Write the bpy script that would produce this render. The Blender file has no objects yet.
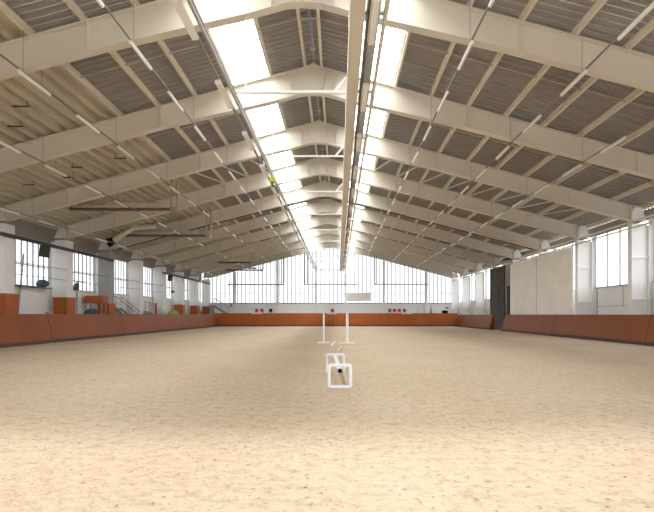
import bpy, math, random
from mathutils import Vector, Matrix
random.seed(7)
SC = bpy.context.scene
COL = SC.collection
V = Vector
PI = math.pi

# ------------------------------------------------------------------ numbers
RX = -1.05                       # ridge line
SLOPE = 0.27
FRAMES = [14.8 + 6 * i for i in range(10)]
END_Y = 69.3
REAR_Y = -9.2
UCOL, UOUT, UWALL = 17.0, 18.0, 18.15
UCL = 16.95                      # inner face of the boxed left columns
def top(u): return 12.05 - SLOPE * abs(u)
BPTS = [(0, 10.86), (0.55, 10.81), (1.65, 10.5), (6.14, 9.47), (18.0, 6.36)]
def bot(u):
    u = abs(u)
    for (a, za), (b, zb) in zip(BPTS, BPTS[1:]):
        if u <= b: return za + (zb - za) * (u - a) / (b - a)
    return BPTS[-1][1]
ORD = ['first', 'second', 'third', 'fourth', 'fifth', 'sixth', 'seventh', 'eighth', 'ninth', 'tenth', 'eleventh', 'twelfth', 'thirteenth',
       'fourteenth', 'fifteenth', 'sixteenth', 'seventeenth', 'eighteenth', 'nineteenth', 'twentieth']

# ------------------------------------------------------------------ materials
def mat(name, color, rough=0.6, metal=0.0, var=0.0, vscale=3.0, bump=0.0, bscale=20.0, spec=0.5, color2=None, stretch=None):
    m = bpy.data.materials.new(name); m.use_nodes = True
    nt = m.node_tree; b = nt.nodes['Principled BSDF']
    b.inputs['Base Color'].default_value = (*color, 1)
    b.inputs['Roughness'].default_value = rough
    b.inputs['Metallic'].default_value = metal
    b.inputs['Specular IOR Level'].default_value = spec
    if var or bump:
        tc = nt.nodes.new('ShaderNodeTexCoord')
        mp = nt.nodes.new('ShaderNodeMapping')
        nt.links.new(tc.outputs['Object'], mp.inputs[0])
        if stretch: mp.inputs['Scale'].default_value = stretch
    if var:
        n = nt.nodes.new('ShaderNodeTexNoise'); n.inputs['Scale'].default_value = vscale; n.inputs['Detail'].default_value = 5
        nt.links.new(mp.outputs[0], n.inputs['Vector'])
        r = nt.nodes.new('ShaderNodeValToRGB')
        c2 = color2 or tuple(max(0, c * (1 - var)) for c in color)
        c1 = color if color2 else tuple(min(1, c * (1 + var * 0.5)) for c in color)
        r.color_ramp.elements[0].position = 0.3; r.color_ramp.elements[0].color = (*c2, 1)
        r.color_ramp.elements[1].position = 0.7; r.color_ramp.elements[1].color = (*c1, 1)
        nt.links.new(n.outputs['Fac'], r.inputs[0]); nt.links.new(r.outputs[0], b.inputs['Base Color'])
    if bump:
        n = nt.nodes.new('ShaderNodeTexNoise'); n.inputs['Scale'].default_value = bscale; n.inputs['Detail'].default_value = 4
        nt.links.new(mp.outputs[0], n.inputs['Vector'])
        bp = nt.nodes.new('ShaderNodeBump'); bp.inputs['Strength'].default_value = bump; bp.inputs['Distance'].default_value = 0.02
        nt.links.new(n.outputs['Fac'], bp.inputs['Height']); nt.links.new(bp.outputs[0], b.inputs['Normal'])
    return m

M = {}
M['steel'] = mat('cream painted steel', (0.68, 0.63, 0.55), 0.5, var=0.05, vscale=0.6)
M['column'] = mat('white painted steel', (0.85, 0.84, 0.825), 0.5, var=0.05, vscale=0.8)
M['sheet'] = mat('brown grey roof sheet', (0.295, 0.27, 0.245), 0.6, var=0.10, vscale=0.8)
M['deck'] = mat('beige roof deck', (0.54, 0.495, 0.40), 0.6, var=0.08, vscale=0.7)
M['purlin'] = mat('beige purlin', (0.72, 0.65, 0.54), 0.55, var=0.06)
M['wall'] = mat('white wall', (0.86, 0.86, 0.86), 0.75, var=0.05, vscale=0.5)
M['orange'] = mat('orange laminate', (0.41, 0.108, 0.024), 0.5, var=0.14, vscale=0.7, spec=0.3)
M['orange_side'] = mat('darker orange laminate', (0.235, 0.062, 0.013), 0.5, var=0.14, vscale=0.7, spec=0.22)  # side boards get a darker orange than the far board
M['orange_pad'] = mat('orange pad', (0.40, 0.10, 0.02), 0.55, var=0.08, vscale=1.0)
M['brown'] = mat('dark brown timber', (0.07, 0.042, 0.03), 0.7, var=0.2)
M['mullion'] = mat('grey aluminium', (0.42, 0.42, 0.42), 0.5, metal=0.2, var=0.05)
M['sill'] = mat('dark grey aluminium', (0.16, 0.16, 0.165), 0.5, metal=0.2, var=0.05)
M['lamp_body'] = mat('white lamp housing', (0.72, 0.70, 0.65), 0.4, var=0.03)
M['diffuser'] = mat('opal diffuser', (0.86, 0.86, 0.84), 0.25, var=0.02)
M['rail'] = mat('galvanised rail', (0.40, 0.40, 0.385), 0.45, metal=0.5, var=0.1)
M['light_rail'] = mat('dull steel rail', (0.22, 0.21, 0.19), 0.5, metal=0.2, var=0.08)
M['tray'] = mat('grey cable tray', (0.46, 0.50, 0.52), 0.55, metal=0.0, var=0.12)
M['dark_rail'] = mat('dark steel rail', (0.065, 0.055, 0.05), 0.5, metal=0.3, var=0.1)
M['heater'] = mat('dark heater pipe', (0.15, 0.135, 0.12), 0.5, metal=0.4, var=0.1)
M['heater_light'] = mat('dull beige bar', (0.45, 0.40, 0.34), 0.6, var=0.05)
M['pipe_grey'] = mat('grey pipe', (0.36, 0.38, 0.40), 0.45, metal=0.3, var=0.1)
M['white_metal'] = mat('white enamel', (0.88, 0.88, 0.87), 0.4, var=0.03)
M['white_plastic'] = mat('white plastic', (0.68, 0.70, 0.75), 0.4, var=0.03, vscale=6)
M['black'] = mat('black plastic', (0.010, 0.010, 0.011), 0.8, var=0.1, spec=0.1)
M['curtain'] = mat('cream tarpaulin', (0.90, 0.86, 0.78), 0.7, var=0.07, vscale=0.7)
M['dark_curtain'] = mat('dark grey curtain', (0.12, 0.11, 0.10), 0.85, var=0.2, vscale=1.5)
M['pink'] = mat('pink plastic', (0.62, 0.03, 0.14), 0.45, var=0.05)
M['blue'] = mat('blue grey cover', (0.05, 0.09, 0.14), 0.6, var=0.15)
M['yellow'] = mat('yellow green cover', (0.42, 0.38, 0.06), 0.6, var=0.15)
M['green'] = mat('green sign', (0.0, 0.22, 0.12), 0.5, var=0.05)
M['red'] = mat('red enamel', (0.35, 0.03, 0.03), 0.4, var=0.05)
M['board_grey'] = mat('pale grey panel', (0.78, 0.74, 0.70), 0.6, var=0.03)
M['stair'] = mat('grey steel stair', (0.32, 0.32, 0.32), 0.55, metal=0.2, var=0.1)
M['concrete'] = mat('concrete', (0.42, 0.39, 0.35), 0.85, var=0.15, vscale=1)
M['signal'] = mat('yellow green hoist', (0.55, 0.55, 0.05), 0.5, var=0.05)
M['sign_blue'] = mat('blue sign', (0.08, 0.16, 0.35), 0.5, var=0.05)
M['wood_pole'] = mat('pale wooden pole', (0.72, 0.58, 0.40), 0.55, var=0.08, vscale=5)

def glass_mat(name, tint):
    m = bpy.data.materials.new(name); m.use_nodes = True
    nt = m.node_tree; nt.nodes.clear()
    out = nt.nodes.new('ShaderNodeOutputMaterial')
    tr = nt.nodes.new('ShaderNodeBsdfTransparent'); tr.inputs[0].default_value = (*tint, 1)
    gl = nt.nodes.new('ShaderNodeBsdfGlossy'); gl.inputs['Roughness'].default_value = 0.08
    mx = nt.nodes.new('ShaderNodeMixShader')
    mx.inputs[0].default_value = 0.05; nt.links.new(tr.outputs[0], mx.inputs[1]); nt.links.new(gl.outputs[0], mx.inputs[2])
    nt.links.new(mx.outputs[0], out.inputs[0])
    return m
M['glass'] = glass_mat('window glass', (0.93, 0.945, 0.95))
M['dim_left_glass'] = glass_mat('dimmed left glass', (0.40, 0.405, 0.41))  # tint cut low to dim the daylight from the left windows
M['dim_right_glass'] = glass_mat('dimmed right glass', (0.54, 0.55, 0.56))  # tint also holds back daylight on the right, less than on the left
M['dim_gable_glass'] = glass_mat('dimmed gable glass', (0.345, 0.35, 0.355))  # tint lowered so daylight through the far gable is dimmer
M['skylight'] = glass_mat('rooflight sheet', (0.92, 0.92, 0.90))

def sand_mat():
    m = bpy.data.materials.new('riding sand'); m.use_nodes = True
    nt = m.node_tree; b = nt.nodes['Principled BSDF']; L = nt.links.new
    b.inputs['Roughness'].default_value = 0.95; b.inputs['Specular IOR Level'].default_value = 0.1
    tc = nt.nodes.new('ShaderNodeTexCoord')
    def noise(scale, detail, rough=0.6, dist=0.0):
        n = nt.nodes.new('ShaderNodeTexNoise'); n.inputs['Scale'].default_value = scale
        n.inputs['Detail'].default_value = detail; n.inputs['Roughness'].default_value = rough; n.inputs['Distortion'].default_value = dist
        L(tc.outputs['Object'], n.inputs['Vector']); return n
    def ramp(src, stops):
        r = nt.nodes.new('ShaderNodeValToRGB'); e = r.color_ramp.elements
        while len(e) < len(stops): e.new(0.5)
        for el, (p, c) in zip(e, stops): el.position = p; el.color = (*c, 1)
        L(src, r.inputs[0]); return r
    big = noise(0.35, 3)
    base = ramp(big.outputs['Fac'], [(0.3, (0.60, 0.472, 0.333)), (0.7, (0.66, 0.535, 0.395))])
    mid = noise(6.0, 8, 0.72, 0.3)
    mr = ramp(mid.outputs['Fac'], [(0.34, (0.70, 0.665, 0.62)), (0.52, (1, 1, 1)), (0.75, (1.08, 1.07, 1.06))])
    m1 = nt.nodes.new('ShaderNodeMixRGB'); m1.blend_type = 'MULTIPLY'; m1.inputs[0].default_value = 0.75
    L(base.outputs[0], m1.inputs[1]); L(mr.outputs[0], m1.inputs[2])
    fine = noise(13, 9, 0.78, 0.2)                       # dark clods and fibres in the sand
    fr = ramp(fine.outputs['Fac'], [(0.37, (0.28, 0.23, 0.18)), (0.43, (1, 1, 1)), (1.0, (1.08, 1.08, 1.08))])
    m2 = nt.nodes.new('ShaderNodeMixRGB'); m2.blend_type = 'MULTIPLY'; m2.inputs[0].default_value = 0.9
    L(m1.outputs[0], m2.inputs[1]); L(fr.outputs[0], m2.inputs[2])
    L(m2.outputs[0], b.inputs['Base Color'])
    add = nt.nodes.new('ShaderNodeMath'); add.operation = 'MULTIPLY_ADD'; add.inputs[1].default_value = 0.9
    L(fine.outputs['Fac'], add.inputs[0]); L(mid.outputs['Fac'], add.inputs[2])
    bp = nt.nodes.new('ShaderNodeBump'); bp.inputs['Strength'].default_value = 0.75; bp.inputs['Distance'].default_value = 0.07
    L(add.outputs[0], bp.inputs['Height']); L(bp.outputs[0], b.inputs['Normal'])
    return m
M['sand'] = sand_mat()

# ------------------------------------------------------------------ mesh builder
class MB:
    def __init__(s): s.v = []; s.f = []
    def add(s, vs, fs):
        k = len(s.v); s.v += [tuple(v) for v in vs]; s.f += [[i + k for i in f] for f in fs]; return s
    def box(s, x0, x1, y0, y1, z0, z1):
        vs = [(x, y, z) for x in (x0, x1) for y in (y0, y1) for z in (z0, z1)]
        return s.add(vs, [(0, 1, 3, 2), (4, 6, 7, 5), (0, 4, 5, 1), (2, 3, 7, 6), (0, 2, 6, 4), (1, 5, 7, 3)])
    def bar(s, p, q, w, h, up=(0, 0, 1)):
        p, q = V(p), V(q); d = (q - p).normalized(); up = V(up)
        sd = d.cross(up)
        if sd.length < 1e-4: sd = d.cross(V((1, 0, 0)))
        sd.normalize(); u = sd.cross(d)
        vs = [e + sd * (a * w / 2) + u * (b * h / 2) for e in (p, q) for a, b in ((-1, -1), (1, -1), (1, 1), (-1, 1))]
        return s.add(vs, [(0, 1, 2, 3), (7, 6, 5, 4), (0, 4, 5, 1), (1, 5, 6, 2), (2, 6, 7, 3), (3, 7, 4, 0)])
    def tube(s, pts, r, n=8, caps=True):
        pts = [V(p) for p in pts]; rings = []
        d0 = (pts[1] - pts[0]).normalized()
        ref = V((0, 0, 1)) if abs(d0.z) < 0.9 else V((1, 0, 0))
        rs = r if isinstance(r, (list, tuple)) else [r] * len(pts)
        vs = []
        for i, p in enumerate(pts):
            if i == 0: d = d0
            elif i == len(pts) - 1: d = (pts[i] - pts[i - 1]).normalized()
            else: d = ((pts[i + 1] - p).normalized() + (p - pts[i - 1]).normalized()).normalized()
            a = d.cross(ref)
            if a.length < 1e-4: a = d.cross(V((0, 1, 0)))
            a.normalize(); b = a.cross(d)
            vs += [p + (a * math.cos(2 * PI * k / n) + b * math.sin(2 * PI * k / n)) * rs[i] for k in range(n)]
        fs = []
        for i in range(len(pts) - 1):
            for k in range(n):
                j = (k + 1) % n
                fs.append((i * n + k, i * n + j, (i + 1) * n + j, (i + 1) * n + k))
        if caps:
            fs.append(tuple(range(n))[::-1]); fs.append(tuple((len(pts) - 1) * n + k for k in range(n)))
        return s.add(vs, fs)
    def prism(s, poly, off):
        n = len(poly); off = V(off); vs = [V(p) for p in poly] + [V(p) + off for p in poly]
        return s.add(vs, [tuple(range(n))[::-1], tuple(range(n, 2 * n))] + [(i, (i + 1) % n, n + (i + 1) % n, n + i) for i in range(n)])
    def lathe(s, prof, c=(0, 0, 0), n=20):
        vs = [(c[0] + r * math.cos(2 * PI * k / n), c[1] + r * math.sin(2 * PI * k / n), c[2] + z) for r, z in prof for k in range(n)]
        fs = [(i * n + k, i * n + (k + 1) % n, (i + 1) * n + (k + 1) % n, (i + 1) * n + k) for i in range(len(prof) - 1) for k in range(n)]
        fs.append(tuple(range(n))[::-1]); fs.append(tuple((len(prof) - 1) * n + k for k in range(n)))
        return s.add(vs, fs)
    def build(s, name, m, parent=None, bevel=0, smooth=False, loc=(0, 0, 0), seg=2):
        import bmesh
        me = bpy.data.meshes.new(name); me.from_pydata(s.v, [], s.f); me.update()
        bm = bmesh.new(); bm.from_mesh(me); bmesh.ops.recalc_face_normals(bm, faces=bm.faces); bm.to_mesh(me); bm.free()
        me.materials.append(M[m])
        o = bpy.data.objects.new(name, me); COL.objects.link(o); o.location = loc
        if parent: o.parent = parent
        if smooth:
            for p in me.polygons: p.use_smooth = True
        if bevel:
            b = o.modifiers.new('Bevel', 'BEVEL'); b.width = bevel; b.segments = seg; b.limit_method = 'ANGLE'
        return o
def tag(o, label=None, cat=None, group=None, kind=None):
    if label: o['label'] = label
    if cat: o['category'] = cat
    if group: o['group'] = group
    if kind: o['kind'] = kind
    return o
def empty(name, loc, label, cat, group=None):
    o = bpy.data.objects.new(name, None); COL.objects.link(o); o.location = loc; o.empty_display_size = 0.2
    return tag(o, label, cat, group)
def copy_tree(o, parent=None):
    c = o.copy(); COL.objects.link(c)
    if parent: c.parent = parent
    for ch in list(o.children): copy_tree(ch, c)
    return c
def struct(o): o['kind'] = 'structure'; return o
def X(px, d): return (px - 338) * d / 490.0
def Z(py, d): return 1.5 + (314.6 - py) * d / 490.0

# ------------------------------------------------------------------ floor
mb = MB(); mb.box(-19.4, 17.3, REAR_Y - 3, END_Y + 0.3, -0.3, 0); struct(mb.build('floor', 'sand'))
mb = MB(); mb.box(-140, 140, -120, 220, -0.7, -0.31); struct(mb.build('ground', 'concrete'))

# ------------------------------------------------------------------ ceiling
Y0, Y1 = REAR_Y, END_Y
def sheet(name, side, u0, u1, m='sheet'):
    """trapezoidal sheet, ribs running down the slope"""
    mb = MB(); per, dep = 0.30, 0.11; prof = []
    y = Y0
    while y < Y1:
        for a, h in ((0, 0), (0.11, 0), (0.135, dep), (0.275, dep)):
            if y + a <= Y1: prof.append((y + a, h))
        y += per
    def pt(u, y, h): return (RX + side * u, y, top(u) + 0.22 + h)
    n = len(prof)
    vs = [pt(u0, *p) for p in prof] + [pt(u1, *p) for p in prof]
    vs += [(v[0], v[1], top(u0 if i < n else u1) + 0.33) for i, v in enumerate(list(vs))]
    fs = [(i, i + 1, n + i + 1, n + i) for i in range(n - 1)] + [(2 * n + i, 3 * n + i, 3 * n + i + 1, 2 * n + i + 1) for i in range(n - 1)]
    mb.add(vs, fs)
    return struct(mb.build(name, m))
sheet('ceiling', 1, 0, 1.85); sheet('ceiling', -1, 0, 1.85)
sheet('ceiling', 1, 3.43, 18.3); sheet('ceiling', -1, 3.43, 8.16)
mb = MB(); prof = []; u = 8.16                                    # deep deck on the far left slope, ribs along the hall
while u < 18.3:
    for a, h in ((0, 0), (0.15, 0), (0.20, 0.22), (0.45, 0.22)): prof.append((u + a, h))
    u += 0.5
vs = [(RX - u, y, top(u) + 0.06 + h) for y in (Y0, Y1) for u, h in prof]
n = len(prof); vs += [(RX - u, y, top(u) + 0.34) for y in (Y0, Y1) for u, h in prof]
mb.add(vs, [(i, i + 1, n + i + 1, n + i) for i in range(n - 1)] + [(2 * n + i, 3 * n + i, 3 * n + i + 1, 2 * n + i + 1) for i in range(n - 1)])
struct(mb.build('ceiling', 'deck'))

# rooflights: two long strips
wn = 0
def window_name():
    global wn
    wn += 1
    return 'window_%d' % wn
for side in (-1, 1):
    mb = MB()
    for k in range(27):
        y = Y0 + 0.5 + 3 * k
        mb.bar((RX + side * 1.85, y, top(1.85) + 0.24), (RX + side * 3.43, y, top(3.43) + 0.24), 0.03, 0.03)
    for u in (1.87, 3.41): mb.bar((RX + side * u, Y0, top(u) + 0.24), (RX + side * u, Y1, top(u) + 0.24), 0.05, 0.06)
    w = struct(mb.build(window_name(), 'white_metal'))
    p = MB(); p.add([(RX + side * u, y, top(u) + 0.27) for u, y in ((1.85, Y0), (3.43, Y0), (3.43, Y1), (1.85, Y1))], [(0, 1, 2, 3)])
    p.build('pane', 'skylight', w)

# ------------------------------------------------------------------ side walls
SILL = 3.25
XL, XR = RX - UWALL, RX + UWALL
mb = MB(); mb.box(XL - 0.25, XL, Y0, Y1, 0, SILL); struct(mb.build('wall_left', 'wall'))
mb = MB(); mb.box(XR, XR + 0.25, Y0, Y1, 0, SILL); struct(mb.build('wall_right', 'wall'))
EAVE = top(18.15) + 0.05
bays = [REAR_Y + 0.4, -3.2, 2.8, 8.8] + FRAMES
for side, xw in ((-1, XL), (1, XR)):
    HEAD = 6.3 if side < 0 else 6.78
    for a, b in zip(bays, bays[1:]):
        y0, y1 = a + 0.18, b - 0.18
        if side > 0 and abs(a - FRAMES[5]) < .1:              # closed bay beside the dark curtain
            mb = MB(); mb.box(xw, xw + 0.12, y0, y1, SILL, EAVE); struct(mb.build('wall_right', 'wall')); continue
        mb = MB()
        nm = 10 if side < 0 else 4
        xa, xb = (xw - 0.10, xw - 0.02) if side < 0 else (xw + 0.02, xw + 0.10)
        for k in range(nm + 1):
            y = y0 + (y1 - y0) * k / nm
            mb.box(xa, xb, y - (0.03 if side < 0 else 0.045), y + (0.03 if side < 0 else 0.045), SILL, HEAD)
        mb.box(xa, xb, y0, y1, SILL, SILL + 0.07)
        mb.box(xa, xb, y0, y1, HEAD - 0.06, HEAD)
        if side < 0: mb.box(xa, xb, y0, y1, 4.55, 4.61)
        w = struct(mb.build(window_name(), 'mullion'))
        p = MB(); xm = (xa + xb) / 2; p.box(xm - 0.004, xm + 0.004, y0, y1, SILL, HEAD); p.build('pane', 'dim_left_glass' if side < 0 else 'dim_right_glass', w)
    mb = MB()
    mb.box(min(xw, xw + side * 0.12), max(xw, xw + side * 0.12), Y0, Y1, HEAD + 0.002, EAVE + 0.12)
    struct(mb.build('wall_left' if side < 0 else 'wall_right', 'sheet')); mb = MB()
    for a in bays: mb.box(min(xw, xw + side * 0.12), max(xw, xw + side * 0.12), a - 0.18, a + 0.18, SILL, HEAD)
    struct(mb.build('wall_left' if side < 0 else 'wall_right', 'wall'))
# dark joints of the wall panels on the right, below the glazing
for i, (y0, y1) in enumerate(((20.8, 26.8), (26.8, 32.8))):
    mb = MB()
    mb.box(XR - 0.03, XR, y1 - 0.55, y1 - 0.45, 0.1, SILL)
    mb.box(XR - 0.02, XR, y0 + 0.2, y1 - 0.5, 2.02, 2.05)
    mb.box(XR - 0.02, XR, y0 + 2.55, y0 + 2.58, 2.0, SILL)
    mb.box(XR - 0.03, XR + 0.02, y0 + 0.2, y1 - 0.2, SILL - 0.03, SILL + 0.03)
    struct(mb.build('trim_%d' % (i + 1), 'mullion'))

# ------------------------------------------------------------------ end wall
ES = 3.06
mb = MB(); mb.box(XL, XR, END_Y, END_Y + 0.25, 0, ES); struct(mb.build('wall_end', 'wall'))
mb = MB()
x = XL + 0.25
while x < XR:
    u = abs(x - RX)
    mb.box(x - 0.042, x + 0.042, END_Y + 0.05, END_Y + 0.12, ES, top(u) + 0.2)
    x += 0.59
for z in (4.52,): mb.box(XL, XR, END_Y + 0.05, END_Y + 0.11, z - 0.02, z + 0.02)
w = struct(mb.build(window_name(), 'mullion'))
s = MB(); s.box(XL, XR, END_Y - 0.03, END_Y + 0.2, ES, ES + 0.10); s.build('sill', 'sill', w)
p = MB()
p.prism([(XL, END_Y + 0.13, ES), (XR, END_Y + 0.13, ES), (XR, END_Y + 0.13, top(18.15) + 0.2), (RX, END_Y + 0.13, top(0) + 0.2), (XL, END_Y + 0.13, top(18.15) + 0.2)], (0, 0.01, 0))
p.build('pane', 'dim_gable_glass', w)
# posts of the gable
for i, dx in enumerate((-13.5, -7.5, -2.1, 2.1, 7.5, 13.5)):
    mb = MB(); x = RX + dx
    mb.box(x - 0.14, x + 0.14, END_Y - 0.36, END_Y - 0.34, 0, bot(dx)); mb.box(x - 0.14, x + 0.14, END_Y - 0.06, END_Y - 0.04, 0, bot(dx))
    mb.box(x - 0.012, x + 0.012, END_Y - 0.34, END_Y - 0.06, 0, bot(dx))
    tag(mb.build('gable_post', 'column'), '%s steel post from the left in the glazed far gable' % ORD[i], 'post', 'gable posts')

# unseen rear wall, extra height added against rooflight sun, gate added for sun patch
mb = MB(); yr0, yr1 = REAR_Y - 0.3, REAR_Y
mb.box(XL - 0.3, -5.6, yr0, yr1, 0, 40); mb.box(5.6, XR + 0.3, yr0, yr1, 0, 40); mb.box(-5.6, 5.6, yr0, yr1, 4.85, 40)
struct(mb.build('wall_rear_sun_block', 'wall'))

# ------------------------------------------------------------------ portal frames
def stiff(u, side, w=0.32):
    m = MB(); x = RX + side * u
    return m.box(x - 0.012, x + 0.012, -w / 2, w / 2, bot(u), top(u))
def make_frame():
    root = empty('portal_frame', (RX, FRAMES[0], 0), '', 'frame', 'portal frames')
    for side in (-1, 1):
        R = lambda u: side * u                                       # local x from the ridge
        m = MB()
        us = [0, 0.55, 1.65, 6.14, 17.15]
        m.prism([(R(u), -0.01, top(u)) for u in us] + [(R(u), -0.01, bot(u)) for u in us[::-1]], (0, 0.02, 0))
        m.bar((R(0), 0, top(0) - .012), (R(17.15), 0, top(17.15) - .012), 0.34, 0.026, up=(0, 0, 1))
        for a, b in zip(us, us[1:]):
            m.bar((R(a), 0, bot(a) + .012), (R(b), 0, bot(b) + .012), 0.34, 0.026)
        m.build('rafter', 'steel', root)
        if side < 0:                                                 # boxed-in left columns
            c = MB()
            for za, zb in ((0, 2.3), (2.32, 4.55), (4.57, bot(17.7))): c.box(-17.70, -UCL, -0.35, 0.5, za, zb)
            c.box(-17.68, -UCL - .02, -0.33, 0.48, 0, bot(17.7))
            c.box(-18.0, -17.70, -0.2, 0.2, 0, bot(18.0))
            c.build('column', 'column', root)
        c = MB(); zt = bot(17.5) - 0.02
        c.box(min(R(17.0), R(17.03)), max(R(17.0), R(17.03)), -0.2, 0.2, 0, bot(17.0))
        c.box(min(R(17.97), R(18.0)), max(R(17.97), R(18.0)), -0.2, 0.2, 0, bot(18.0))
        c.box(min(R(17.03), R(17.97)), max(R(17.03), R(17.97)), -0.012, 0.012, 0, zt)
        col = c.build('column', 'column', root) if side > 0 else None
        for z in () if side < 0 else (2.3, 4.58):
            p = MB(); p.box(min(R(17.03), R(17.97)), max(R(17.03), R(17.97)), -0.19, 0.19, z, z + 0.03); p.build('stiffener', 'column', col)
        hd = MB(); hd.prism([(R(16.95), -0.01, bot(17)), (R(17.95), -0.01, bot(17)), (R(17.62), -0.01, top(17.6) + .1), (R(17.3), -0.01, top(17.3) + .1)], (0, 0.02, 0))
        hd.box(min(R(17.28), R(17.64)), max(R(17.28), R(17.64)), -0.16, 0.16, top(17.6) + .02, top(17.6) + .06)
        hd.build('column_head', 'column', root)
        for u in (0.95, 6.45, 13.7, 17.0):
            p = MB(); p.box(R(u) - 0.012, R(u) + 0.012, -0.16, 0.16, bot(u) + .02, top(u) - .02); p.build('stiffener', 'steel', root)
    g = MB()
    g.prism([(-0.45, -0.03, top(0) - .2), (0, -0.03, top(0) + 0.16), (0.45, -0.03, top(0) - .2), (0.3, -0.03, bot(0) + .1), (-0.3, -0.03, bot(0) + .1)], (0, 0.06, 0))
    g.build('apex_plate', 'steel', root)
    for sx in (-1, 1):
        r = MB(); r.bar((sx * 0.62, 0, top(.62) - .03), (sx * 0.34, 0, bot(.34) + .03), 0.3, 0.02, up=(1, 0, 0)); r.build('stiffener', 'steel', root)
    return root
frame0 = make_frame()
for i, y in enumerate(FRAMES):
    f = frame0 if i == 0 else copy_tree(frame0)
    f.location.y = y if i < 9 else END_Y - 0.62
    f['label'] = ('cream steel portal frame nearest the camera, beam crossing the top of the view' if i == 0 else
                  'cream steel portal frame, %s counted from the camera%s' % (ORD[i], ', against the glazed gable' if i == 9 else ''))

# purlins
US = [0.35, 1.8, 3.48, 5.0, 6.58, 8.16, 9.74, 11.3, 12.9, 14.5, 16.1, 17.7]
def purlin(side, u):
    m = MB(); x = RX + side * u; z = top(u)
    m.box(x - 0.012, x + 0.012, Y0, Y1, z + 0.0, z + 0.2)
    s = -0.03
    m.box(x - 0.045, x + 0.045, Y0, Y1, z - 0.012, z + 0.012); m.box(x - 0.055, x + 0.055, Y0, Y1, z + .196, z + 0.216)
    return m
for side, word in ((-1, 'left'), (1, 'right')):
    for i, u in enumerate(US):
        if side < 0 and u > 8.5: continue
        tag(purlin(side, u).build('purlin', 'purlin'), '%s roof purlin from the ridge on the %s roof slope' % (ORD[i], word), 'purlin', 'roof purlins')
# sag bars across the purlins, middle of every bay
for i in range(9):
    y = FRAMES[i] + 2.7
    m = MB()
    for a, b, sd in ((0.35, 1.8, 1), (3.48, 16.1, 1), (0.35, 1.8, -1), (3.48, 8.16, -1)):
        m.bar((RX + sd * a, y, top(a) + 0.12), (RX + sd * b, y, top(b) + 0.12), 0.06, 0.03)
    m.bar((RX - 0.35, y, top(.35) + .12), (RX + 0.35, y, top(.35) + .12), 0.09, 0.03)
    tag(m.build('sag_bar', 'heater_light'), 'flat bar linking the purlins in the %s roof bay from the camera' % ORD[i], 'bar', 'purlin sag bars')
# zigzag wind bracing in the fourth bay
for side, word, lim in ((-1, 'left', 5), (1, 'right', 10)):
    root = empty('wind_brace', (RX, FRAMES[2], 0), 'white zigzag wind bracing under the %s roof slope, mid hall' % word, 'brace', 'wind bracing')
    for k in range(2, lim):
        u0, u1 = US[k], US[k + 1]
        m = MB(); m.bar((side * u0, 5.8, top(u0) - 0.02), (side * u1, 0.2, top(u1) - 0.02), 0.09, 0.05)
        m.build('rod', 'steel', root)
# ridge pipe
m = MB(); m.tube([(RX + 0.03, FRAMES[0] - 4, top(0) + 0.24), (RX + 0.03, END_Y - 0.8, top(0) + 0.24)], 0.075, 10)
rp = tag(m.build('ridge_pipe', 'pipe_grey', smooth=True), 'grey pipe running along the roof ridge', 'pipe')
for i in range(18):
    y = FRAMES[0] - 1 + i * 3
    m = MB(); m.tube([(RX + 0.03, y - .08, top(0) + .24), (RX + 0.03, y + .08, top(0) + .24)], 0.105, 10); m.build('pipe_clamp', 'tray', rp)
# dark conduit under the fifth frame
m = MB(); y = FRAMES[4] + .26
m.tube([(RX + u, y, bot(u) - 0.02) for u in (-16.5, -6.14, -1.65, -0.55, 0.55, 1.65, 6.14, 16.5)], 0.075, 8)
tag(m.build('conduit', 'heater'), 'dark conduit following the underside of the fifth frame', 'pipe')

for u, y in ((10.6, 18.0), (11.6, 19.2), (9.9, 24.6), (11.9, 24.3), (12.8, 25.2), (14.6, 24.8)):
    m = MB(); x = RX - u; m.box(x - 0.3, x + 0.3, y - 0.03, y + 0.03, top(u) - 0.06, top(u) - 0.02)
    for dx in (-.22, .22): m.box(x + dx - .008, x + dx + .008, y - .008, y + .008, top(u) - .02, top(u) + .2)
    tag(m.build('hanger_strip', 'dark_rail'), 'short dark strip hanging under the pale left roof deck', 'strip', 'dark strips under the pale deck')

# ------------------------------------------------------------------ light rows
def make_lamp():
    root = empty('fluorescent_lamp', (0, 0, 0), '', 'lamp')
    m = MB(); m.prism([(-0.03, -.78, 0), (0.03, -.78, 0), (0.055, -.78, -0.05), (-0.055, -.78, -0.05)], (0, 1.56, 0)); m.build('housing', 'lamp_body', root)
    m = MB(); m.tube([(0, -.77, -0.068), (0, .77, -0.068)], 0.048, 10); m.build('diffuser', 'diffuser', root, smooth=False)
    return root
def make_box_lamp():
    root = empty('fluorescent_lamp', (0, 0, 0), '', 'lamp')
    m = MB(); m.prism([(-0.06, -.78, 0), (0.06, -.78, 0), (0.095, -.78, -0.07), (-0.095, -.78, -0.07)], (0, 1.56, 0)); m.build('housing', 'lamp_body', root)
    m = MB(); m.prism([(-0.085, -.77, -.07), (0.085, -.77, -.07), (0.06, -.77, -0.13), (-0.06, -.77, -0.13)], (0, 1.54, 0)); m.build('diffuser', 'diffuser', root)
    return root
protos = {}
def lamp(x, y, z, label, group, maker=make_lamp):
    if maker not in protos: o = protos[maker] = maker()
    else: o = copy_tree(protos[maker])
    o.location = (x, y, z); o['label'] = label; o['group'] = group
ROWS = [(1, 4.92, 'inner light row on the right roof slope'), (1, 8.2, 'middle light row on the right roof slope'), (1, 11.2, 'outer light row on the right roof slope'),
        (-1, 4.94, 'inner light row on the left roof slope'), (-1, 8.17, 'middle light row on the left roof slope'), (-1, 11.2, 'outer light row on the left roof slope'),
        (-1, 15.4, 'light row beside the left columns')]
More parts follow.
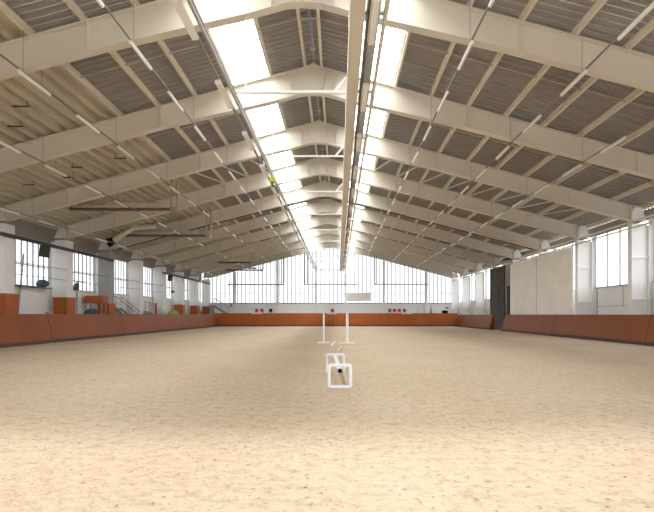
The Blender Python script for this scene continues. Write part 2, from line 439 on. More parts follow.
for side, u, word in ROWS:
    x = RX + side * u; z = 9.55 - 0.257 * u - 0.35 + 1.5
    m = MB(); m.box(x - 0.022, x + 0.022, 5.0, 67.6, z - 0.02, z + 0.02)
    r = tag(m.build('light_rail', 'light_rail'), 'thin rail carrying the %s' % word, 'rail', 'light rails')
    for y in FRAMES[:9]:
        for dy in (-0.45, 0.45):
            w = MB(); w.tube([(x, y + dy, z), (x, y + dy, top(u) + 0.22)], 0.008, 4); w.build('suspension_wire', 'light_rail', r)
    k = 0; y = 11.7
    while y < 67:
        lamp(x, y, z - 0.012, '%s lamp from the camera in the %s' % (ORD[k], word), 'lamps of the ' + word)
        k += 1; y += 3.2

# rail pair and girder hung under the ridge
RZ = 7.65
m = MB(); xr = -2.93
m.box(xr - 0.03, xr + 0.03, 5, 68.2, RZ - 0.01, RZ + 0.01); m.box(xr - 0.008, xr + 0.008, 5, 68.2, RZ, RZ + 0.14); m.box(xr - 0.03, xr + 0.03, 5, 68.2, RZ + .13, RZ + 0.15)
tag(m.build('track_rail', 'rail'), 'grey steel track hanging left of the ridge', 'rail')
m = MB(); xl = -3.14; m.box(xl - 0.03, xl + 0.03, 5, 68.2, RZ - 0.0, RZ + 0.06)
r = tag(m.build('light_rail', 'light_rail'), 'light rail beside the grey track left of the ridge', 'rail', 'light rails')
y, k = 10.0, 0
while y < 68:
    lamp(xl, y, RZ + 0.008, '%s lamp from the camera beside the grey track left of the ridge' % ORD[k], 'lamps along the grey track', make_box_lamp); y += 3.6; k += 1
# the girder
g = empty('girder', (0.4, 6, RZ), 'long beige girder with cable tray hanging near the ridge', 'girder')
gx0, gx1 = 0.24 - .4, 0.54 - .4
m = MB(); L = 62.2
m.box(gx0, gx1, 0, L, -0.13, -0.10); m.box(gx0, gx1, 0, L, 0.42, 0.45); m.box(gx0, gx0 + 0.02, 0, L, -0.10, 0.42); m.box(gx1 - 0.02, gx1, 0, L, -0.10, 0.42)
m.build('beam', 'steel', g)
m = MB(); m.box(gx1 + 0.06, gx1 + 0.34, 0, L, 0.16, 0.18); m.box(gx1 + .06, gx1 + .07, 0, L, 0.18, 0.26); m.box(gx1 + .33, gx1 + .34, 0, L, 0.18, 0.26)
m.build('cable_tray', 'tray', g)
m = MB(); m.tube([(gx1 + 0.10, 0, -0.02), (gx1 + 0.10, L, -0.02)], 0.03, 8); m.build('conduit', 'heater', g)
m = MB(); m.box(gx1 + .42, gx1 + .48, 0, L, 0.0, 0.22); m.build('side_rail', 'steel', g)
y = 6.6
while y < 67:
    m = MB(); yy = y - 6
    m.box(gx1, gx1 + 0.44, yy - 0.03, yy + 0.03, 0.10, 0.16); m.prism([(gx1 + .16, yy - .12, 0.0), (gx1 + .24, yy - .12, 0.0), (gx1 + .24, yy - .12, 0.10), (gx1 + .16, yy - .12, 0.10)], (0, 0.24, 0))
    m.build('bracket', 'tray', g); y += 3.6
y, k = 6.6, 0
while y < 68:
    lamp(0.4 + gx1 + 0.2, y, RZ + 0.01, '%s lamp from the camera under the beige girder' % ORD[k], 'lamps along the beige girder', make_box_lamp); y += 3.6; k += 1
# hanger bars at every frame
def make_hanger():
    root = empty('hanger_bar', (0, 0, 8.22), '', 'bar', 'white hanger bars')
    m = MB(); m.bar((-3.16, 0, 0), (0.24, 0, 0), 0.09, 0.06); m.build('bar', 'white_metal', root)
    for x in (-3.14, -2.93):
        m = MB(); m.bar((x, 0, 0), (x, 0, -0.42), 0.05, 0.05); m.build('leg', 'white_metal', root)
    for x in (-2.78,):
        m = MB(); m.tube([(x, 0, 0), (x, 0, bot(x - RX) - 8.22)], 0.016, 6); m.build('rod', 'white_metal', root)
    m = MB(); m.bar((-0.1, 0, 0.02), (0.26, 0, 0.45), 0.06, 0.06); m.build('brace', 'white_metal', root)
    m = MB(); m.tube([(0.33, 0, -.12), (0.33, 0, bot(1.4) - 8.22)], 0.02, 6); m.build('rod', 'white_metal', root)
    return root
h0 = make_hanger()
for i in range(9):
    h = h0 if i == 0 else copy_tree(h0)
    h.location.y = FRAMES[i]
    h['label'] = 'white hanger bar under the ridge at the %s frame from the camera' % ORD[i]
m = MB(); m.bar((-2.86, 68.0, RZ + .05), (0.23, 68.0, RZ + .05), 0.08, 0.08)
tag(m.build('end_bar', 'rail'), 'grey bar joining track and girder at their far end', 'bar')
# hoist block on the track
t = empty('hoist', (xr, 22.0, RZ - 0.002), 'small yellow green hoist on the grey track', 'hoist')
m = MB(); m.box(-0.12, 0.12, -0.18, 0.18, -0.22, 0); m.build('body', 'signal', t, bevel=0.02)
m = MB(); m.tube([(0, 0, -.22), (0, 0, -.32), (0.05, 0, -.36), (0.03, 0, -.42), (-0.03, 0, -.41)], 0.015, 6); m.build('hook', 'black', t)

# ------------------------------------------------------------------ kicker boards
def board(name, label, P, D, N, lengths, H, lean, thick, m, gap=0.012):
    """P start at the foot, D direction along, N outward horizontal; leaning outwards"""
    D, N = V(D), V(N); root = empty(name, P, label, 'board', 'kicker boards'); s = 0
    for ln in lengths:
        b = MB(); a = D * (s + gap)
        z0 = 0.17
        poly = [a + N * (lean * z0 / H) + V((0, 0, z0)), a + N * lean + V((0, 0, H)), a + N * (lean + 0.16) + V((0, 0, H)), a + N * (thick) + V((0, 0, 0.17))]
        b.prism(poly, D * (ln - 2 * gap)); b.build('panel', m, root, bevel=0.008)
        s += ln
    r = MB(); r.prism([V((0, 0, -0.02)) + N * 0.03, V((0, 0, 0.165)) + N * 0.06, V((0, 0, 0.165)) + N * (thick), V((0, 0, -0.02)) + N * thick], D * s); r.build('foot_rail', 'brown', root)
    return root
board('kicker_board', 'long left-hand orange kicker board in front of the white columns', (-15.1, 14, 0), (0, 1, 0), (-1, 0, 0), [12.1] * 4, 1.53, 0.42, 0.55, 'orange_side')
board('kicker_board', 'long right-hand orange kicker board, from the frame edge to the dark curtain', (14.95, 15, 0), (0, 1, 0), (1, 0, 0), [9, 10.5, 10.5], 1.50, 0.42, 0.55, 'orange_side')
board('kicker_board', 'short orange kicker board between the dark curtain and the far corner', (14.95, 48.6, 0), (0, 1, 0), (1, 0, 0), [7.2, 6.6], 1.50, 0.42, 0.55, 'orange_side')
board('kicker_board', 'orange kicker board across the far end of the arena', (-16.1, 62.6, 0), (1, 0, 0), (0, 1, 0), [5.25] * 6, 1.68, 0.3, 0.5, 'orange')

# ------------------------------------------------------------------ gallery behind the far board
mb = MB(); mb.box(-19.1, 17.0, 63.6, END_Y, 0, 1.35); struct(mb.build('floor_gallery', 'concrete'))
def make_chair(mname):
    root = empty('plastic_chair', (0, 0, 1.35), '', 'chair')
    m = MB(); m.box(-0.22, 0.22, -0.22, 0.2, 0.43, 0.46); m.build('seat', mname, root, bevel=0.012)
    m = MB(); m.prism([(-0.225, 0.2, 0.5), (0.225, 0.2, 0.5), (0.21, 0.27, 0.92), (-0.21, 0.27, 0.92)], (0, 0.03, 0.005)); m.build('backrest', mname, root, bevel=0.012)
    for sx in (-1, 1):
        m = MB(); m.tube([(sx * 0.19, 0.16, 0.43), (sx * 0.2, 0.22, 0.62)], 0.014, 6); m.build('back_support', 'rail', root)
        for sy in (-1, 1):
            m = MB(); m.tube([(sx * 0.18, sy * 0.17, 0.43), (sx * 0.21, sy * 0.21, 0)], 0.014, 6); m.build('leg', 'rail', root)
    return root
chairs = [(257, 'first pink chair from the left, behind the far board'), (262.2, 'second pink chair from the left, beside the black chair'),
          (332.5, 'pink chair standing alone behind the middle of the far board'),
          (389.6, 'leftmost pink chair of the four in a row at right'), (394.3, 'second from left of four pink chairs at right'),
          (399.0, 'third from left of four pink chairs at right'), (404.2, 'rightmost pink chair of the four in a row')]
c0 = make_chair('pink')
for i, (px, lab) in enumerate(chairs):
    c = c0 if i == 0 else copy_tree(c0)
    c.location = (X(px, 65.2), 65.2, 1.35); c['label'] = lab; c['group'] = 'pink chairs behind the far board'; c.rotation_euler.z = PI
cb = make_chair('black'); cb.location = (X(270, 65.2), 65.2, 1.35); cb.rotation_euler.z = PI + 0.5; cb['label'] = 'black chair to the right of the left pink pair'
for px0, px1, lab in ((251.5, 262, 'white tray on the far board below the left pink pair'), (327, 337, 'white tray on the far board below the single pink chair'), (402, 412, 'white tray on the far board below the row of four')):
    xa, xb = X(px0, 62.9), X(px1, 62.9)
    m = MB(); m.box(xa, xb, 62.86, 63.1, 1.68, 1.72); m.box(xa, xb, 62.82, 62.86, 1.56, 1.72)
    tag(m.build('tray', 'white_plastic', bevel=0.01), lab, 'tray', 'white trays')
# blank hanging panel
t = empty('display_board', (X(358.5, 67.6), 67.6, 3.4), 'blank pale grey board hanging before the far glazing', 'board')
m = MB(); m.box(-1.62, 1.62, -0.04, 0.04, -0.02, 1.1); m.build('panel', 'board_grey', t, bevel=0.01)
for x in (-1.4, 1.4):
    m = MB(); m.tube([(x, 0, 1.1), (x, 0, bot(4) - 3.42)], 0.01, 4); m.build('wire', 'rail', t)
# fire extinguisher
t = empty('fire_extinguisher', (X(231, 69.1), 69.14, 2.6), 'red fire extinguisher on the far wall by the stair', 'extinguisher')
m = MB(); m.lathe([(0.06, 0), (0.09, 0.02), (0.09, 0.42), (0.05, 0.5), (0.03, 0.52)], n=14); m.build('body', 'red', t, smooth=True)
m = MB(); m.box(-0.05, 0.05, -0.02, 0.02, 0.52, 0.58); m.build('valve', 'black', t)
# wall signs on the right end
m = MB(); m.box(X(442, 69.2), X(448, 69.2), END_Y - 0.04, END_Y - 0.005, 1.5, Z(310.5, 69.2)); tag(m.build('notice_board', 'black', bevel=0.01), 'dark board low on the far wall at right', 'board')
m = MB(); m.box(X(445.4, 69.2), X(448.6, 69.2), END_Y - 0.03, END_Y - 0.005, Z(308.6, 69.2), Z(307.4, 69.2)); tag(m.build('wall_sign', 'sign_blue'), 'small blue sign above the dark board on far wall', 'sign')
# thin arch rail and folded parasol at the right
t = MB(); xa, xb = X(417.5, 66), X(424.5, 66)
t.tube([(xa, 66, 1.35), (xa, 66, 2.3), (xa + .15, 66, 2.5), (xb - .15, 66, 2.5), (xb, 66, 2.3), (xb, 66, 1.35)], 0.025, 8)
tag(t.build('hoop_rail', 'rail'), 'thin grey hoop rail on the gallery right of pink chairs', 'rail')
t = empty('parasol', (X(431, 66), 66, 1.35), 'folded grey parasol on the gallery near the right corner', 'parasol')
m = MB(); m.lathe([(0.2, 0), (0.2, 0.05), (0.03, 0.06)], n=12); m.build('base', 'black', t)
m = MB(); m.tube([(0, 0, 0.05), (0, 0, 1.5)], 0.02, 8); m.build('pole', 'rail', t)
m = MB(); m.lathe([(0.2, 0.1), (0.17, 0.4), (0.1, 0.95), (0.02, 1.48)], n=9); m.build('canopy', 'stair', t)

# ------------------------------------------------------------------ stairs
def stair(x0, y, z0, ztop, nstep, width, label, run=0.3):
    """descends towards +x from a landing at x0"""
    root = empty('staircase', (x0, y, z0), label, 'stairs', 'steel stairs')
    rise = (ztop - z0) / nstep
    for s in (-1, 1):
        m = MB(); yy = s * width / 2
        m.bar((0.0, yy, ztop - z0 - 0.1), (nstep * run, yy, 0.02), 0.05, 0.2); m.build('stringer', 'stair', root)
        h = MB(); h.tube([(-0.1, yy, ztop - z0 + 0.9), (0.1, yy, ztop - z0 + 0.9), (nstep * run, yy, 0.9 + rise)], 0.028, 8)
        h.tube([(-0.1, yy, ztop - z0 + 0.45), (0.1, yy, ztop - z0 + 0.45), (nstep * run, yy, 0.45 + rise)], 0.016, 8)
        for k in range(0, nstep + 1, 3):
            h.tube([(k * run + .04, yy, ztop - z0 - k * rise - .02), (k * run + .04, yy, ztop - z0 - k * rise + .92)], 0.02, 8)
        h.build('handrail', 'stair', root)
    for k in range(nstep):
        m = MB(); m.box(k * run, k * run + run + 0.02, -width / 2, width / 2, ztop - z0 - (k + 1) * rise - .02, ztop - z0 - (k + 1) * rise + 0.02 if k < nstep - 1 else 0.05); m.build('step', 'stair', root)
    m = MB(); m.box(-0.35, 0.02, -width / 2, width / 2, -0.01, ztop - z0); m.build('landing', 'stair', root)
    return root
stair(-18.75, 41.8, 0, 2.1, 8, 1.0, 'grey steel stair behind the board, nearer of the two by the left wall')
stair(-18.75, 48.1, 0, 1.85, 8, 1.0, 'grey steel stair behind the board, farther of the two by the left wall')
stair(-17.2, 67.6, 1.35, 2.85, 7, 1.0, 'grey stair at the far left corner of the gallery', run=0.33)

# ------------------------------------------------------------------ pads and objects behind the left board
def pad(y, label, h=2.65, w=1.08):
    root = MB()
    xi = RX - UCL + 0.005; xo = RX - 17.80
    root.box(xi - 0.0, xi + 0.09, y - w / 2, y + w / 2, 0, h)
    root.box(xo, xi - 0.001, y - w / 2, y - w / 2 + 0.08, 0, h); root.box(xo, xi - 0.001, y + w / 2 - 0.08, y + w / 2, 0, h)
    return tag(root.build('column_pad', 'orange_pad', bevel=0.01), label, 'pad', 'orange column pads')
pad(26.95, 'orange pad around the nearest left column, at the frame edge')
pad(32.9, 'orange pad around the second left column')
pad(38.9, 'low orange pad around the grey third left column', h=2.4)
pad(56.9, 'orange pad around a left column, nearest of the far three')
pad(62.9, 'orange pad around a left column, middle of the far three')
pad(END_Y - 0.56, 'orange pad around the left corner column at the far gable', h=2.65)
m = MB(); xi = RX - UCL; m.box(xi - 0.8, xi + 0.03, 38.40, 38.425, 2.42, 6.5); m.box(xi + .005, xi + 0.03, 38.425, 39.34, 2.42, 6.5)
tag(m.build('column_cladding', 'stair'), 'dark grey sheet cladding on the third left column', 'cladding')
t = empty('crate', (-18.3, 37.0, 0), 'orange crate on a stand above the low orange pad', 'crate')
m = MB(); m.box(-.65, .72, -.42, .38, 2.36, 2.40); m.box(-.65, .72, -.42, -.38, 2.40, 2.92); m.box(-.65, .72, .34, .38, 2.40, 2.92); m.box(-.65, -.61, -.38, .34, 2.4, 2.92); m.box(.68, .72, -.38, .34, 2.4, 2.92)
m.build('box', 'orange_pad', t, bevel=0.008)
for sx in (-.55, .62):
    for sy in (-.34, .3):
        m = MB(); m.box(sx - .03, sx + .03, sy - .03, sy + .03, 0, 2.36); m.build('leg', 'stair', t)
def hump(name, px0, px1, pytop, d, mname, label):
    r = (px1 - px0) / 2 * d / 490; zt = Z(pytop, d); m = MB()
    prof = [(r * 1.02, 0), (r * 1.0, zt - r * .9)] + [(r * math.cos(a), zt - r * .9 + r * .9 * math.sin(a)) for a in [PI / 2 * k / 7 for k in range(1, 7)]] + [(0.01, zt)]
    m.lathe(prof, (0, 0, 0), 24)
    return tag(m.build(name, mname, smooth=True, loc=(X((px0 + px1) / 2, d), d, 0)), label, 'cover')
hump('dome_cover', 84, 98, 308, 35.6, 'blue', 'dark blue round-topped cover showing over the left board')
hump('dome_cover', 168, 179, 310, 50.8, 'yellow', 'yellow green round-topped cover showing over the left board')
t = hump('waste_bin', 45.3, 50.8, 311.2, 29.8, 'rail', 'small grey domed bin by the second left column'); t['category'] = 'bin'
# thin orange post
m = MB(); m.box(X(155, 46.9), X(156.7, 46.9), 46.85, 47.0, 0, Z(303, 46.9)); tag(m.build('post', 'orange_pad', bevel=0.01), 'thin orange post behind the left board near the stairs', 'post')
# loudspeakers
def speaker(loc, rot, label, s=1.0):
    root = empty('loudspeaker', loc, label, 'speaker', 'black loudspeakers'); root.rotation_euler = rot
    m = MB(); m.prism([(-.3 * s, -.2 * s, -.36 * s), (.3 * s, -.2 * s, -.36 * s), (.22 * s, .2 * s, -.36 * s), (-.22 * s, .2 * s, -.36 * s)], (0, 0, .72 * s)); m.build('cabinet', 'black', root, bevel=0.02)
    m = MB(); m.box(-.27 * s, .27 * s, -.215 * s, -.2 * s, -.33 * s, .33 * s); m.build('grille', 'dark_rail', root)
    m = MB(); m.bar((0, 0.1, .36 * s), (0, 0.1, .36 * s + .3), 0.04, 0.04); m.build('bracket', 'rail', root)
    return root
speaker((X(45.3, 30.9), 30.9, Z(251.2, 30.9)), (0.25, 0.15, 0.35), 'black loudspeaker hanging from the dark rail before the nearest left window')
speaker((X(170, 50.2), 50.2, Z(278, 50.2)), (0.3, 0.2, 0.5), 'black loudspeaker high on the left columns, farther of two', 0.8)
# exit sign
m = MB(); m.box(X(171, 52), X(174.4, 52), 51.97, 52.03, Z(293, 52), Z(290.4, 52))
m.tube([(X(172.7, 52), 52, Z(290.4, 52)), (X(172.7, 52), 52, Z(268, 52))], 0.012, 6)
tag(m.build('green_sign', 'green'), 'small green sign hanging between left columns', 'sign')
# dark rails in front of the left columns, pipe rails at the right
for y0, y1, lab in ((20.0, 39.0, 'dark steel rail along the nearer left columns'), (50.0, 68.2, 'dark steel rail along the farther left columns')):
    m = MB(); x = RX - UCL + 0.14
    m.box(x - 0.10, x + 0.1, y0, y1, 5.70, 5.73); m.box(x - 0.01, x + 0.02, y0, y1, 5.73, 5.87); m.box(x - 0.10, x + 0.1, y0, y1, 5.85, 5.88)
    tag(m.build('side_rail', 'dark_rail'), lab, 'rail', 'dark side rails')
for z, r, lab in ((6.17, 0.05, 'lower grey pipe along the tops of the right columns'), (6.50, 0.06, 'upper grey pipe along the tops of the right columns')):
    m = MB(); x = RX + UCOL - 0.12; m.tube([(x, 14, z), (x, 68.3, z)], r, 8)
    for y in FRAMES[:9]: m.box(x, RX + UCOL, y - .03, y + .03, z - .02, z + .02)
    tag(m.build('wall_pipe', 'purlin', smooth=False), lab, 'pipe', 'right wall pipes')

# cream curtain and dark curtain on the right
def curtain(name, x, y0, y1, z0, z1, amp, per, m, label, th=0.02):
    n = int((y1 - y0) / 0.06); b = MB(); vs = []
    for i in range(n + 1):
        y = y0 + (y1 - y0) * i / n
        xx = x + amp * math.sin(2 * PI * y / per) + amp * 0.3 * math.sin(2 * PI * y / (per * 0.37))
        vs += [(xx, y, z0), (xx, y, z1), (xx + th, y, z1), (xx + th, y, z0)]
    fs = []
    for i in range(n):
        for k in range(4): fs.append((4 * i + k, 4 * i + (k + 1) % 4, 4 * i + 4 + (k + 1) % 4, 4 * i + 4 + k))
    fs += [(3, 2, 1, 0), (4 * n, 4 * n + 1, 4 * n + 2, 4 * n + 3)]
    b.add(vs, fs); return tag(b.build(name, m), label, 'curtain')
c = curtain('tarpaulin', 15.80, 33.2, 44.8, 0.35, 6.1, 0.006, 2.9, 'curtain', 'large cream tarpaulin screen hanging in front of the right columns')
m = MB(); m.box(15.785, 15.79, 38.97, 39.03, 0.35, 6.1); m.build('seam', 'rail', c)
m = MB(); m.box(15.785, 15.79, 43.4, 43.43, 0.35, 6.1); m.build('seam', 'board_grey', c)
m = MB(); m.tube([(15.82, 33.1, 0.35), (15.82, 33.1, 6.1)], 0.045, 8); m.build('edge_pole', 'white_metal', c)
m = MB(); m.tube([(15.82, 44.9, 0.35), (15.82, 44.9, 6.1)], 0.045, 8); m.build('edge_pole', 'white_metal', c)
curtain('dark_curtain', 15.6, 46.0, 50.0, 0.05, 6.1, 0.10, 0.5, 'dark_curtain', 'dark grey gathered curtain hanging at the gap in the right boards', 0.03)
m = MB(); m.box(17.0, 17.1, 48.2, 49.3, 0, 4.35); struct(m.build('door_1', 'sill'))

# ------------------------------------------------------------------ radiant heaters
def heater(x0, x1, riser_x, y, z, zt, label, r=0.09, hood=True):
    root = empty('tube_heater', (x0, y, z), label, 'heater', 'dark tube heaters')
    m = MB(); m.tube([(0, 0, 0), (x1 - x0, 0, 0)], r, 10); m.build('pipe', 'heater', root, smooth=False)
    for dy in (-0.0, 0.35):
        rr = riser_x - x0
        m = MB(); m.tube([(rr + dy, 0, 0), (rr + dy, 0, zt - z)], 0.05, 8); m.build('riser', 'rail' if hood else 'heater', root)
    if hood:
        m = MB(); m.prism([(0.6, -0.3, 0.18), (0.6, -0.15, 0.36), (0.6, 0.15, 0.36), (0.6, 0.3, 0.18), (0.6, 0.13, 0.33), (0.6, -0.13, 0.33)], (x1 - x0 - 1.4, 0, 0)); m.build('reflector', 'steel', root)
        m = MB(); m.box(x1 - x0 - .25, x1 - x0 + .15, -0.12, 0.12, -0.14, 0.14); m.build('burner', 'rail', root, bevel=0.02)
    return root
def roofz(x): return top(x - RX) + 0.06
heater(-16.3, -9.95, -10.15, 29.8, 7.9, roofz(-10), 'dark tube heater over the left side, nearest the camera')
heater(-16.7, -10.05, -10.25, 38.2, 7.66, roofz(-10), 'dark tube heater over the left side, second from the camera')
heater(-14.2, -10.05, -10.25, 58.0, 7.66, roofz(-10), 'dark tube heater over the left side, third from the camera')
heater(-15.4, -10.4, -10.6, 67.2, 7.6, roofz(-10.4), 'dark tube heater over the left side, beside the gable')
heater(-15.1, -7.45, -7.75, 67.2, 5.62, bot(6.5), 'dark heating pipe across the left of the far glazing', 0.075, False)
heater(-4.6, 2.75, -4.55, 67.2, 5.66, bot(3.3), 'dark heating pipe across the middle of the far glazing', 0.06, False)
heater(4.9, 12.4, 4.95, 67.2, 5.66, bot(6.2), 'dark heating pipe across the right of the far glazing', 0.06, False)
# round duct by the third left frame
t = empty('air_duct', (-17.2, 37.6, 7.2), 'pale round air duct slanting up under the left eave', 'duct')
m = MB(); m.tube([(0.0, 0, 0.0), (1.5, 0, 0.95), (3.2, 0, 1.1)], 0.2, 14); m.build('tube', 'purlin', t, smooth=False)
m = MB(); m.tube([(-.45, 0, -.2), (0, 0, 0.0)], [0.34, 0.26], 14); m.build('fan', 'black', t)
# leaning pole and blue bag at the nearest left window
m = MB(); m.tube([(-18.9, 28.7, 0.0), (-19.05, 29.7, 5.2)], 0.05, 8); tag(m.build('leaning_pole', 'rail'), 'grey pole leaning at the nearest left window', 'pole')
m = MB(); m.box(XL, XL + 0.45, FRAMES[2] + 0.6, FRAMES[3] - 0.6, SILL - 0.06, SILL); tag(m.build('shelf', 'sill'), 'narrow dark shelf below the nearest left window', 'shelf')
t = MB(); t.lathe([(0.16, 0), (0.34, 0.08), (0.4, 0.22), (0.3, 0.4), (0.14, 0.48), (0.02, 0.5)], n=16)
tag(t.build('bag', 'blue', smooth=True, loc=(XL + 0.3, 31.35, SILL)), 'dark blue bag on the shelf at the nearest left window', 'bag')
t = empty('exercise_stand', (-18.7, 34.3, 0), 'dark metal equipment stand before the second left window', 'stand')
m = MB(); m.tube([(0, 0, 0), (0, 0, 3.9)], 0.04, 8); m.tube([(0, 0.8, 0), (0, 0.8, 3.9)], 0.04, 8); m.build('post', 'stair', t)
m = MB(); m.tube([(0, -.3, 3.9), (0, 1.9, 3.9)], 0.03, 8); m.tube([(0, -.2, 3.55), (0, 1.2, 3.55)], 0.03, 8); m.build('cross_bar', 'stair', t)
m = MB(); m.box(-.12, .12, -.12, .5, 3.2, 3.5); m.box(-.1, .1, .7, .95, 3.25, 3.75); m.build('weight_block', 'dark_rail', t, bevel=0.03)
m = MB(); m.box(-.25, .25, -.25, 1.05, 0, 0.06); m.build('base', 'stair', t)
for y0, y1, lab in ((27.2, 32.2, 'first'), (33.4, 38.2, 'second'), (39.4, 44.2, 'third'), (45.4, 50.2, 'fourth')):
    m = MB(); m.tube([(-17.9, y0, 4.45), (-17.9, y1, 4.45)], 0.025, 6); m.tube([(-17.9, y0, 3.75), (-17.9, y1, 3.75)], 0.02, 6)
    tag(m.build('tie_bar', 'stair'), 'pair of thin grey bars between the left columns, %s bay from the camera' % lab, 'bar', 'bars between the left columns')

# ------------------------------------------------------------------ jump equipment
def frame_path(w, h, r, n=4):
    pts = []
    for cx, cz, a0 in ((w / 2 - r, h / 2 - r, 0), (-w / 2 + r, h / 2 - r, PI / 2), (-w / 2 + r, -h / 2 + r, PI), (w / 2 - r, -h / 2 + r, 1.5 * PI)):
        for k in range(n + 1):
            a = a0 + PI / 2 * k / n; pts.append((cx + r * math.cos(a), cz + r * math.sin(a)))
    return pts
def square_frame(w=0.5, h=0.5, t=0.06, dep=0.06):
    out = frame_path(w, h, 0.06); inn = frame_path(w - 2 * t, h - 2 * t, 0.03); n = len(out)
    vs = [(x, -dep / 2, z) for x, z in out] + [(x, -dep / 2, z) for x, z in inn] + [(x, dep / 2, z) for x, z in out] + [(x, dep / 2, z) for x, z in inn]
    fs = []
    for i in range(n):
        j = (i + 1) % n
        fs += [(i, j, n + j, n + i), (2 * n + j, 2 * n + i, 3 * n + i, 3 * n + j), (j, i, 2 * n + i, 2 * n + j), (n + i, n + j, 3 * n + j, 3 * n + i)]
    return MB().add(vs, fs)
cav = empty('cavaletti', (0.04, 10.0, 0), 'white cavaletti jump with square end frames, nearest on the sand', 'jump')
f1 = square_frame(); f1.build('end_frame', 'white_plastic', cav, bevel=0.008, loc=(0, 0, 0.25))
f2 = MB()
_o = [(-.25, -.25), (-.25, .19), (-.232, .232), (-.19, .25), (.19, .25), (.232, .232), (.25, .19), (.25, -.25), (.19, -.25), (.19, .19), (-.19, .19), (-.19, -.25)]
f2.prism([(x, -.03, z) for x, z in _o[0:4] + [_o[10], _o[11]]], (0, .06, 0)); f2.prism([(x, -.03, z) for x, z in [_o[3], _o[4], _o[9], _o[10]]], (0, .06, 0)); f2.prism([(x, -.03, z) for x, z in _o[4:10]], (0, .06, 0)); f2.build('end_frame', 'white_plastic', cav, bevel=0.008, loc=(-0.105, 2.7, 0.25))
p0, p1 = V((0.0, -0.09, 0.36)), V((-0.105, 2.75, 0.40))
m = MB(); m.tube([p0, p1], 0.05, 16, caps=False); m.tube([p0, p1], 0.044, 16, caps=False); pole = m.build('pole', 'white_metal', cav, smooth=True)
m = MB(); m.tube([p0 + V((0, .004, 0)), p0 + V((0, .03, 0))], 0.0465, 16); m.build('end_cap', 'black', pole)
m = MB(); m.tube([p1 - V((0, .03, 0)), p1 - V((0, .004, 0))], 0.0465, 16); m.build('end_cap', 'black', pole)
def standard(x, y, w, h, label, foot, cross):
    root = empty('jump_standard', (x, y, 0), label, 'jump standard', 'white jump standards')
    m = MB(); m.box(-w / 2, w / 2, -0.04, 0.04, 0.05, h); m.build('post', 'white_metal', root, bevel=0.01)
    m = MB()
    for k in range(12): m.tube([(0, -0.047, 0.35 + k * 0.09), (0, -0.04, 0.35 + k * 0.09)], 0.012, 8)
    m.build('hole_strip', 'rail', root)
    if cross:
        for a in (0.5, -0.5):
            m = MB(); m.bar((-foot / 2 * math.cos(a), -foot / 2 * math.sin(a), 0.03), (foot / 2 * math.cos(a), foot / 2 * math.sin(a), 0.03), 0.07, 0.07); m.build('foot', 'white_metal', root, bevel=0.01)
    else:
        m = MB(); m.box(-foot / 2, foot / 2, -0.06, 0.06, 0, 0.07); m.build('foot', 'white_metal', root, bevel=0.01)
        m = MB(); m.box(-0.04, 0.04, -0.32, 0.32, 0, 0.065); m.build('foot', 'white_metal', root, bevel=0.01)
    m = MB(); m.box(-w / 2 - .02, w / 2 + .02, -0.055, 0.055, 0.82, 0.9); m.build('cup', 'white_metal', root, bevel=0.01)
    return root
standard(-0.75, 25.8, 0.085, 1.59, 'slim white jump standard with crossed feet, left of the pair', 0.72, True)
standard(0.48, 25.4, 0.125, 1.60, 'broad white jump standard with flat foot, right of the pair', 0.76, False)
m = MB(); m.tube([(-.29, 23.6, 0.045), (-.15, 26.4, 0.045)], 0.05, 12); tag(m.build('ground_pole', 'white_metal'), 'white pole lying on the sand between the jump standards', 'pole', 'ground poles')
m = MB(); m.tube([(0.0, 19.2, 0.045), (0.13, 21.8, 0.045)], 0.05, 12); tag(m.build('ground_pole', 'wood_pole'), 'pale pole lying on the sand just beyond the cavaletti', 'pole', 'ground poles')

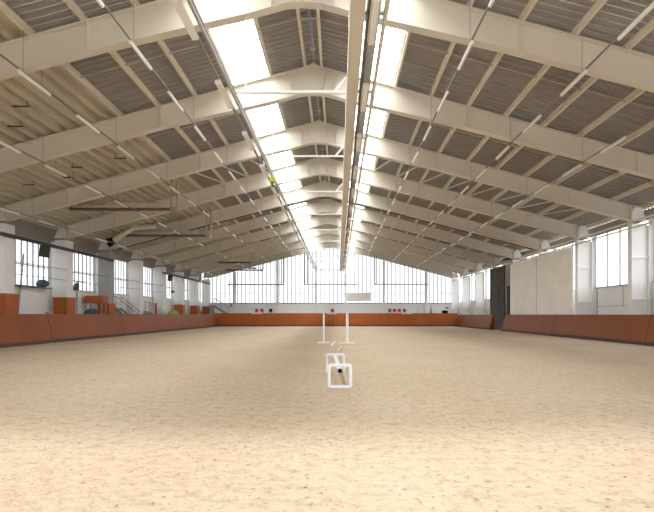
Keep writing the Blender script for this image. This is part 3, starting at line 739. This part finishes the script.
# ------------------------------------------------------------------ light
w = bpy.data.worlds.new('World'); SC.world = w; w.use_nodes = True
nt = w.node_tree; bg = nt.nodes['Background']
bg.inputs[0].default_value = (0.94, 0.97, 1.0, 1); bg.inputs[1].default_value = 11.0
def portal(name, loc, rot, sx, sy):
    l = bpy.data.lights.new(name, 'AREA'); l.shape = 'RECTANGLE'; l.size = sx; l.size_y = sy; l.cycles.is_portal = True
    o = bpy.data.objects.new(name, l); COL.objects.link(o); o.location = loc; o.rotation_euler = rot; return o
PL = Y1 - Y0; ym = (Y0 + Y1) / 2; sl = math.atan(SLOPE)
portal('portal_rooflight', (RX + 2.64, ym, top(2.64) + 0.30), (0, sl, 0), 1.7, PL)
portal('portal_rooflight', (RX - 2.64, ym, top(2.64) + 0.30), (0, -sl, 0), 1.7, PL)
portal('portal_side', (XL - 0.2, ym, (SILL + EAVE) / 2), (0, -PI / 2, 0), EAVE - SILL, PL)
portal('portal_side', (XR + 0.2, ym, (SILL + EAVE) / 2), (0, PI / 2, 0), EAVE - SILL, PL)
portal('portal_end', (RX, END_Y + 0.4, 7.6), (-PI / 2, 0, 0), 36.4, 9.2)
portal('portal_rear', (0, REAR_Y - 0.4, 2.4), (PI / 2, 0, 0), 11.2, 4.8)
sun = bpy.data.lights.new('sun', 'SUN'); sun.energy = 8; sun.angle = math.radians(2.2); sun.color = (1, 0.98, 0.955)
so = bpy.data.objects.new('sun', sun); COL.objects.link(so); so.rotation_euler = (math.radians(90 - 17.3), 0, 0)

# ------------------------------------------------------------------ camera
cam = bpy.data.cameras.new('camera'); co = bpy.data.objects.new('camera', cam); COL.objects.link(co)
co.location = (0, 0, 1.5); co.rotation_euler = (PI / 2, 0, 0)
cam.sensor_width = 36; cam.lens = 36 * 490 / 654; cam.shift_x = -11 / 654; cam.shift_y = 58.6 / 654; cam.clip_end = 500
SC.camera = co
SC.cycles.diffuse_bounces = 6; SC.cycles.transparent_max_bounces = 16
vs = SC.view_settings
vs.view_transform = 'Standard'; vs.look = 'None'; vs.gamma = 1; vs.use_curve_mapping = False; vs.exposure = 0.08
